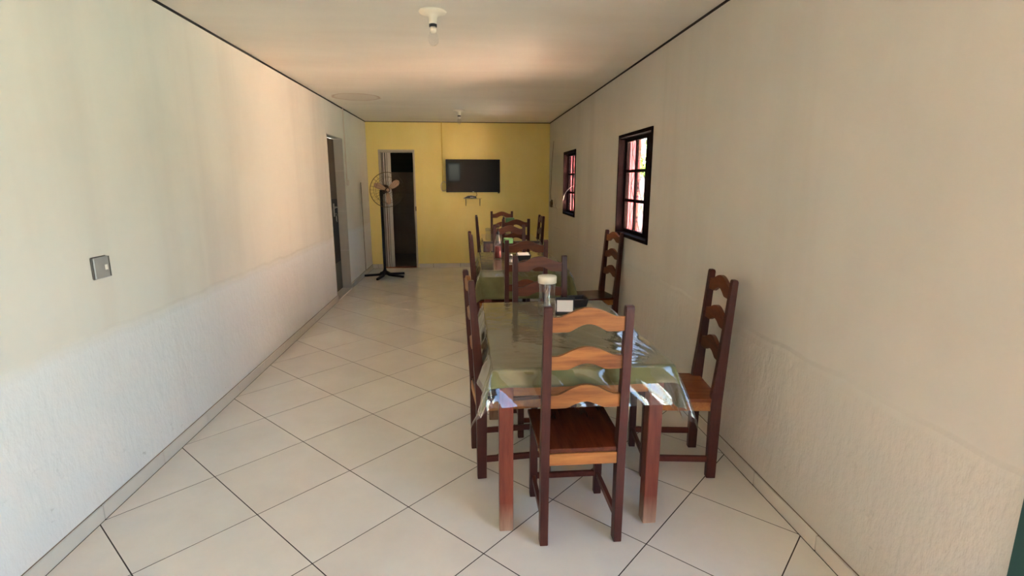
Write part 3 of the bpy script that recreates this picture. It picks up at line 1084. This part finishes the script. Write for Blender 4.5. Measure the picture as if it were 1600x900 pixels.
for k in range(3):
    bm = bmesh.new()
    pr = [(.03, -.018, .010), (.10, -.045, .018), (.17, -.056, .022), (.22, -.040, .020), (.232, -.005, .004), (.21, .028, -.010), (.15, .036, -.016), (.08, .028, -.012), (.03, .016, -.008)]
    rows = []
    top = [bm.verts.new((x, y, z + .0015)) for x, y, z in pr]
    bot = [bm.verts.new((x, y, z - .0015)) for x, y, z in pr]
    bm.faces.new(top)
    bm.faces.new(bot[::-1])
    for i in range(len(pr)):
        bm.faces.new((top[i], bot[i], bot[(i + 1) % len(pr)], top[(i + 1) % len(pr)]))
    bmesh.ops.transform(bm, matrix=mt @ Matrix.Rotation(math.radians(40 + 120 * k), 4, 'Z'), verts=bm.verts)
    obj('blade', bm, 'blade_beige', t)
bm = bmesh.new()
def ringpts(r, zz, n=40): return [mt @ Vector((r * math.cos(2 * PI * k / n), r * math.sin(2 * PI * k / n), zz)) for k in range(n)]
tube(bm, ringpts(.272, -.01), .005, 6, True)
tube(bm, ringpts(.20, .045), .002, 5, True)
tube(bm, ringpts(.05, .065), .003, 5, True)
tube(bm, ringpts(.20, -.075), .002, 5, True)
for k in range(28):
    a = 2 * PI * k / 28
    tube(bm, [mt @ Vector((r * math.cos(a), r * math.sin(a), zz)) for r, zz in ((.05, .065), (.12, .062), (.20, .045), (.25, .018), (.272, -.01))], .0012, 4)
    tube(bm, [mt @ Vector((r * math.cos(a), r * math.sin(a), zz)) for r, zz in ((.055, -.085), (.13, -.09), (.20, -.075), (.25, -.045), (.272, -.01))], .0012, 4)
obj('cage', bm, 'wire_brown', t, True)
obj('head_bracket', B(-.02, .06, -.03, .02, 1.34, 1.40, bev=.004), 'matte_black', t)

# ================================================================ television and its shelf
t = thing('television', 'flat black television hung on the yellow wall', 'television', (.104, YB - .045, 1.345))
cas = obj('casing', B(-.473, .473, -.045, -.012, 0, .565, bev=.004), 'tv_black', t)
obj('screen', B(-.461, .461, -.0475, -.044, .018, .553), 'screen', cas)
obj('rear_housing', B(-.36, .36, -.012, .022, .06, .44, bev=.006), 'matte_black', t)
obj('wall_mount', B(-.20, .20, .022, .044, .14, .40), 'matte_black', t)
obj('badge', B(-.012, .012, -.0465, -.045, .004, .014), 'paper_white', cas)
obj('sensor_foot', B(.435, .465, -.043, -.02, -.018, .003, bev=.003), 'matte_black', t)

t = thing('bracket_shelf', 'small shelf on two thin angled brackets below the television', 'shelf', (.085, YB, 1.235))
obj('shelf_board', B(-.16, .17, -.17, -.004, 0, .008), 'clear_plastic', t)
for x in (-.115, .135):
    bm = bmesh.new()
    tube(bm, [(x, -.006, -.13), (x, -.006, -.004), (x, -.165, -.006)], .006, 6)
    tube(bm, spline([(x, -.155, -.008), (x, -.10, -.035), (x, -.05, -.085), (x, -.008, -.10)], 5), .005, 6)
    obj('bracket', bm, 'wire_metal', t)
t = thing('set_top_box', 'small black receiver box on the shelf below the television', 'receiver', (.045, YB - .085, 1.2435))
bm = bmesh.new()
prism(bm, [(-.115, 0), (.115, 0), (.105, .032), (.02, .046), (-.04, .040)], 'y', -.06, .06)
bb = obj('box_body', bm, 'black_plastic', t)
obj('display', B(.0, .055, -.0615, -.0595, .010, .026), 'grey_plate', bb)
obj('front_light', B(.068, .075, -.0615, -.0595, .014, .020), 'paper_white', bb)

tag(obj('television_cable', tube(bmesh.new(), spline([(-.36, YB - .012, 1.50), (-.42, YB - .012, 1.53), (-.465, YB - .012, 1.46), (-.44, YB - .012, 1.37), (-.38, YB - .014, 1.385), (-.345, YB - .018, 1.42)], 8), .006, 8), 'cable_white', None, True),
    'pale cable looping out beside the television', 'cable')
tag(obj('receiver_cable', tube(bmesh.new(), spline([(.12, YB - .03, 1.262), (.165, YB - .02, 1.29), (.16, YB - .02, 1.33), (.13, YB - .025, 1.40)], 8), .004, 6), 'cable_brown', None, True),
    'thin cable running from the receiver box up behind the television', 'cable')
tag(obj('cable_channel', B(-.436, -.424, YB - .010, YB - .0005, 1.50, ZC - .002), 'yellow_channel'),
    'narrow yellow-painted cable channel between ceiling and television', 'cable channel')

# cables in the right far corner
bm = bmesh.new()
tube(bm, spline([(XR - .006, 8.98, 2.20), (XR - .006, 9.06, 2.02), (XR - .006, 9.14, 1.80), (XR - .006, 9.18, 1.50), (XR - .006, 9.25, 1.34), (XR - .012, 9.12, 1.19)], 8), .0035, 6)
tag(obj('wall_cable', bm, 'cable_brown', None, True), 'thin brown cable running down the right wall beside the yellow wall', 'cable')
t = thing('power_adapter', 'small brown adapter hanging on the right wall in the far corner', 'adapter', (XR - .022, 9.06, 1.17))
bm = B(-.018, .018, -.075, .075, -.075, .03, bev=.012)
obj('adapter_body', bm, 'cable_brown', t)
obj('plug', B(-.012, .012, -.09, -.05, .025, .055, bev=.006), 'brown_line', t)
bm = bmesh.new()
tube(bm, spline([(XR - .012, 9.00, 1.13), (XR - .012, 8.75, 1.10), (XR - .012, 8.60, 1.17), (XR - .012, 8.68, 1.25), (XR - .012, 8.80, 1.22), (XR - .012, 8.62, 1.11), (XR - .012, 8.35, 1.09), (XR - .014, 8.06, 1.20), (XR - .014, 7.80, 1.36), (XR + .04, 7.60, 1.46), (XR + .075, 7.42, 1.47)], 8), .005, 6)
tag(obj('looped_cord', bm, 'cable_white', None, True), 'pale cord looping along the right wall into the window nearer the yellow wall', 'cord')

# left wall: conduit with switch, second thin cable, square blank plate
t = thing('conduit', 'thin painted conduit with a pull switch between left door and yellow wall', 'conduit', (XL, 7.80, 0))
obj('channel', B(.0005, .012, -.008, .008, 1.56, ZC - .002), 'pink_channel', t)
obj('switch_box', B(.0005, .030, -.025, .025, 1.48, 1.56, bev=.004), 'pink_channel', t)
tag(obj('wall_cable', tube(bmesh.new(), [(XL + .005, 8.78, 1.52), (XL + .005, 8.79, 1.2), (XL + .005, 8.79, .6), (XL + .005, 8.80, .075)], .004, 6), 'cable_brown'),
    'thin brown cable running down the left wall behind the fan', 'cable')
t = thing('switch_plate', 'square grey clear-covered switch plate on the left wall', 'switch plate', (XL, 2.555, 1.152))
obj('back_box', B(.0005, .010, -.052, .052, -.052, .052, bev=.004), 'brown_line', t)
cv = obj('cover', B(.009, .016, -.047, .054, -.050, .050, bev=.003), 'grey_plate', t)
obj('button', B(.016, .020, .020, .036, -.014, .010, bev=.001), 'paper_white', cv)
obj('rim', B(.0155, .019, .050, .055, -.048, .048), 'grey_panel', cv)

# ================================================================ ceiling lamps
def ceiling_lamp(x, y, label):
    t = thing('ceiling_lamp', label, 'lamp', (x, y, ZC), 0, 'bare-bulb ceiling lamps')
    obj('ceiling_rose', lathe(bmesh.new(), [(0, 0), (.078, 0), (.082, -.006), (.078, -.013), (.050, -.020), (.030, -.030), (.024, -.045), (.024, -.075), (0, -.075)], 28), 'lamp_white', t, True)
    obj('socket_ring', lathe(bmesh.new(), [(0, -.074), (.0235, -.074), (.0235, -.090), (0, -.090)], 20), 'black_plastic', t, True)
    nk = obj('bulb_neck', lathe(bmesh.new(), [(0, -.089), (.017, -.089), (.018, -.112), (.015, -.122), (0, -.124)], 20), 'lamp_white', t, True)
    obj('bulb', lathe(bmesh.new(), [(.017, -.108), (.021, -.120), (.030, -.140), (.0335, -.160), (.029, -.180), (.016, -.192), (0, -.196)], 24), 'bulb_glass', nk, True)
    return t
ceiling_lamp(-.188, 3.40, 'bare clear bulb on a cream ceiling rose, nearer the entrance')
ceiling_lamp(-.10, 7.88, 'bare clear bulb on a cream ceiling rose, in front of the yellow wall')

# ================================================================ outside the windows
t = thing('pink_house', 'pink painted house seen through the windows', 'house', (2.9, 13.0, -.13))
obj('house_wall', B(-1.15, 1.41, 0, 5, 0, 2.85), 'pink_paint', t)
obj('house_roof', B(-1.35, 1.45, -.15, 5.2, 2.85, 2.95), 'roof_tile', t)
t = thing('bounce_block', 'unseen pale salmon block added across the yard to bounce light into the windows', 'house', (4.7, 1.9, -.13))  # unseen reflector in house shape, added to bounce sunlight indoors
obj('house_wall', B(0, 5, 0, 3.2, 0, 3.1), 'salmon_bounce', t)
obj('house_roof', B(-.10, 5.2, -.15, 3.35, 3.1, 3.25), 'roof_tile', t)
tag(obj('garden_wall', B(4.35, 9.5, 17.0, 17.2, -.13, 1.65), 'pale_pink_paint'), 'low pale pink garden wall seen through the window', 'wall')
t = thing('garden_tree', 'bright green leafy tree behind the garden wall outside', 'tree', (6.7, 20.2, -.13))
obj('trunk', tube(bmesh.new(), spline([(0, 0, 0), (.1, .05, .8), (0, 0, 1.7)], 4), .12, 8), 'bark', t, True)
bm = bmesh.new()
for k in range(900):
    p = Vector((random.gauss(0, .65), random.gauss(0, .55), 2.15 + random.gauss(0, .45)))
    p.z = max(p.z, 1.2)
    u = Vector((random.uniform(-1, 1), random.uniform(-1, 1), random.uniform(-1, 1))).normalized()
    v = u.orthogonal().normalized()
    a, b_ = .14 * random.uniform(.7, 1.3), .05
    bm.faces.new([bm.verts.new(p + c) for c in (u * a, v * b_, -u * a, -v * b_)])
lf = obj('leaves', bm, 'leaf_green', t)
lf['kind'] = 'stuff'
